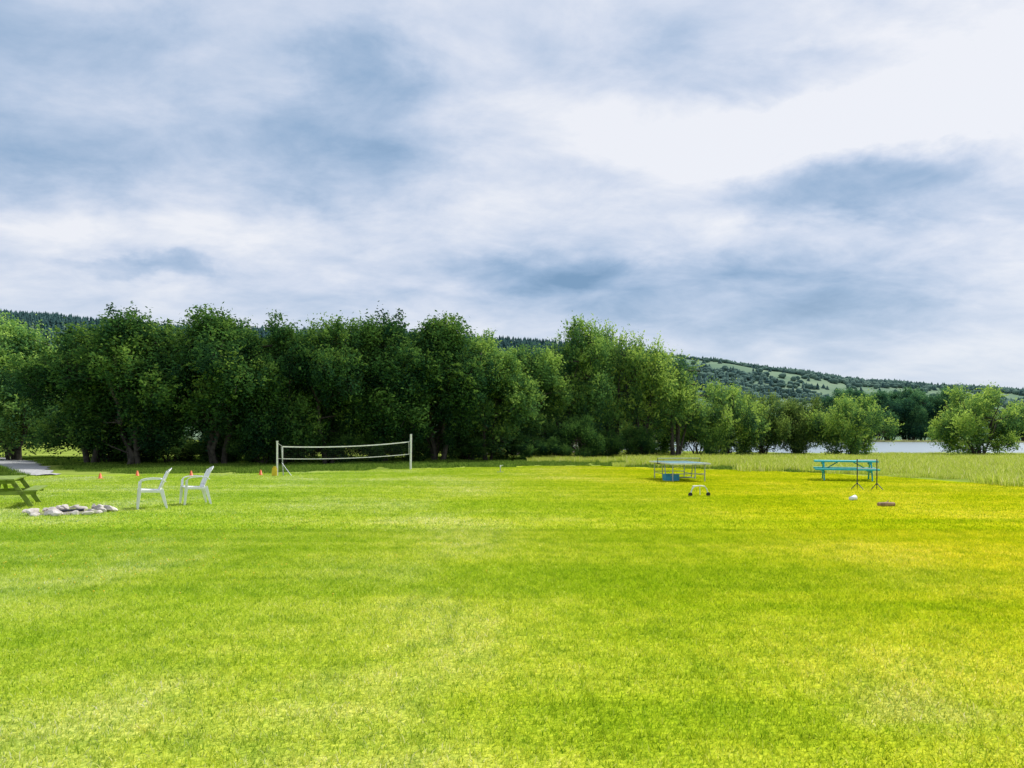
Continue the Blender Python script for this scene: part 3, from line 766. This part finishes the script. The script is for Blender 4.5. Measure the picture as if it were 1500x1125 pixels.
# ------------------------------------------------------------------ table tennis table
e=empty('table_tennis_table',(6.2,27.5,0),R(6)); e.scale=(.95,.95,.93) # long axis local Y
for s,nm in ((-1,'near'),(1,'far')):
    mb=MB(); mb.box((0,s*.69,.70),(1.525,1.36,.022)); mb.obj('top_'+nm,M_tabletop,e,.003)
    mb=MB()
    mb.box((0,s*1.363,.7145),(1.52,.02,.004)); mb.box((-.752,s*.69,.7145),(.02,1.32,.004)); mb.box((.752,s*.69,.7145),(.02,1.32,.004)); mb.box((0,s*.69,.7142),(.004,1.32,.003))
    mb.box((0,s*1.376,.697),(1.53,.012,.05)); mb.box((-.771,s*.69,.697),(.012,1.38,.05)); mb.box((.771,s*.69,.697),(.012,1.38,.05))
    mb.obj('edge_lines_'+nm,M_whitepaint,e)
    mb=MB()
    for sx in (-1,1):
        mb.tube([(sx*.62,s*1.15,.66),(sx*.62,s*1.15,0)],.022,8); mb.tube([(sx*.62,s*.12,.66),(sx*.58,s*.22,.06)],.022,8)
        mb.tube([(sx*.62,s*.05,.655),(sx*.62,s*1.3,.655)],.018,8); mb.tube([(sx*.62,s*1.15,.25),(sx*.58,s*.2,.25)],.014,6)
    mb.tube([(-.62,s*1.15,.30),(.62,s*1.15,.30)],.015,8); mb.tube([(-.62,s*1.15,.60),(.62,s*1.15,.60)],.015,8)
    mb.tube([(-.6,s*.22,.10),(.6,s*.22,.10)],.015,8); mb.obj('leg_frame_'+nm,M_steel,e)
mb=MB(); 
for s in (-1,1): mb.tube([(s*.86,0,.66),(s*.86,0,.89)],.014,8); mb.beam((s*.86,0,.67),(s*.74,0,.67),.03,.02)
mb.obj('net_posts',M_dark,e)
mb=MB(); mb.box((0,0,.875),(1.72,.006,.018)); mb.obj('net_tape',M_whitepaint,e)
mb=MB()
for i in range(58): x=-.855+i*.03; mb.beam((x,0,.72),(x,0,.868),.003,.003)
for j in range(6): mb.beam((-.855,0,.73+j*.025),(.855,0,.73+j*.025),.003,.003)
mb.obj('net_mesh',M_dark,e)
e=empty('blue_storage_crate',(5.78,26.9,0),R(10)); mb=MB()
for s in (-1,1): mb.box((s*.24,0,.13),(.02,.34,.24)); mb.box((0,s*.17,.13),(.46,.02,.24))
mb.box((0,0,.02),(.46,.32,.02)); mb.box((0,.182,.245),(.52,.02,.02)); mb.box((0,-.182,.245),(.52,.02,.02)); mb.obj('crate_walls',M_blue,e,.004)

# ------------------------------------------------------------------ wheeled frame
e=empty('wheeled_cart_frame',(5.05,19.9,0),R(12)); mb=MB()
mb.tube([(-.27,0,.05),(-.22,0,.2),(-.15,0,.27),(0,0,.285),(.14,0,.27),(.2,0,.2),(.25,0,.06)],.017,8)
mb.tube([(-.15,0,.27),(-.10,.2,.27),(.1,.2,.27),(.14,0,.27)],.014,8); mb.tube([(-.1,.2,.27),(-.14,.26,.02)],.013,6); mb.tube([(.1,.2,.27),(.14,.26,.02)],.013,6)
mb.obj('frame',M_whitepaint,e)
for i,x in enumerate((-.27,.25)):
    mb=MB(); mb.tube([(x,-.02,.055),(x,.02,.055)],.055,14); mb.obj('wheel_%d'%(i+1),M_rubber,e)

# ------------------------------------------------------------------ ladder toss frame
e=empty('ladder_toss_frame',(10.8,22.5,0),R(-25)); mb=MB()
for s in (-1,1):
    x=s*.27
    mb.tube([(x,0,.14),(x,0,.93)],.016,8); mb.tube([(x,0,.2),(x-.17,-.16,.0)],.012,6); mb.tube([(x,0,.2),(x+.17,-.16,.0)],.012,6); mb.tube([(x,0,.2),(x,.22,.0)],.012,6)
mb.obj('stand',M_dark,e); mb=MB()
mb.tube([(-.30,0,.90),(.30,0,.90)],.013,8); mb.tube([(-.27,0,.64),(.27,0,.64)],.010,8); mb.obj('rungs',M_steel,e)
# cup, log
e=empty('white_cup',(8.57,18.6,.06),0.4); mb=MB(); mb.lathe([(.001,-.09),(.05,-.09),(.065,.09),(.06,.09),(.046,-.08),(.001,-.08)],16)
o=mb.obj('cup_body',M_white,e,smooth=True); o.rotation_euler=(0,R(80),0)
e=empty('firewood_log',(8.6,17.0,.05),R(6)); mb=MB(); mb.tube([(-.2,0,0),(-.19,0,0),(0,.006,.004),(.19,0,0),(.2,0,0)],[.044,.05,.052,.049,.044],10); mb.obj('log_body',M_wood,e,smooth=False)
mb=MB(); mb.tube([(.03,.02,.045),(.09,.05,.085)],[.013,.009],6); mb.obj('branch_stub',M_wood,e)

# ------------------------------------------------------------------ house and white fence behind the trees
M_wall=simple_mat('house_siding',(0.42,0.33,0.29),0.8,0.1,3); M_roof=simple_mat('metal_roof',(0.55,0.56,0.58),0.5,0.08,2)
M_glass=simple_mat('window_glass',(0.05,0.07,0.09),0.1,0.1,2)
h=empty('house',(4.5,84,-.25),R(6)); mb=MB(); mb.box((0,0,1.45),(9,6,2.9)); 
b=len(mb.v); mb.v+=[(-4.5,-3,2.9),(4.5,-3,2.9),(4.5,3,2.9),(-4.5,3,2.9),(-4.5,0,4.9),(4.5,0,4.9)]; mb.f+=[(b,b+4,b+3),(b+1,b+2,b+5)]; mb.obj('walls',M_wall,h)
mb=MB(); mb.beam((-4.9,-1.75,3.93),(4.9,-1.75,3.93),4.2,.10,up=(0,-2.1,3.2)); mb.beam((-4.9,1.75,3.93),(4.9,1.75,3.93),4.2,.10,up=(0,2.1,3.2)); mb.obj('roof',M_roof,h)
mb=MB()
for x in (-3,-1,3): mb.box((x,-3.02,1.6),(1.1,.08,1.1))
mb.obj('windows',M_glass,h); mb=MB(); mb.box((1.1,-3.03,1.02),(.95,.08,2.04)); mb.obj('door',M_whitepaint,h)
f=empty('white_fence',(0,0,0)); mb=MB()
for i in range(17): x=-7+i*1.5; mb.box((x,74,.75),(.12,.12,2.4))
mb.obj('fence_posts',M_whitepaint,f); mb=MB()
for z in (.7,1.75): mb.box((5,73.91,z),(24.2,.05,.22))
mb.obj('fence_rails',M_whitepaint,f)
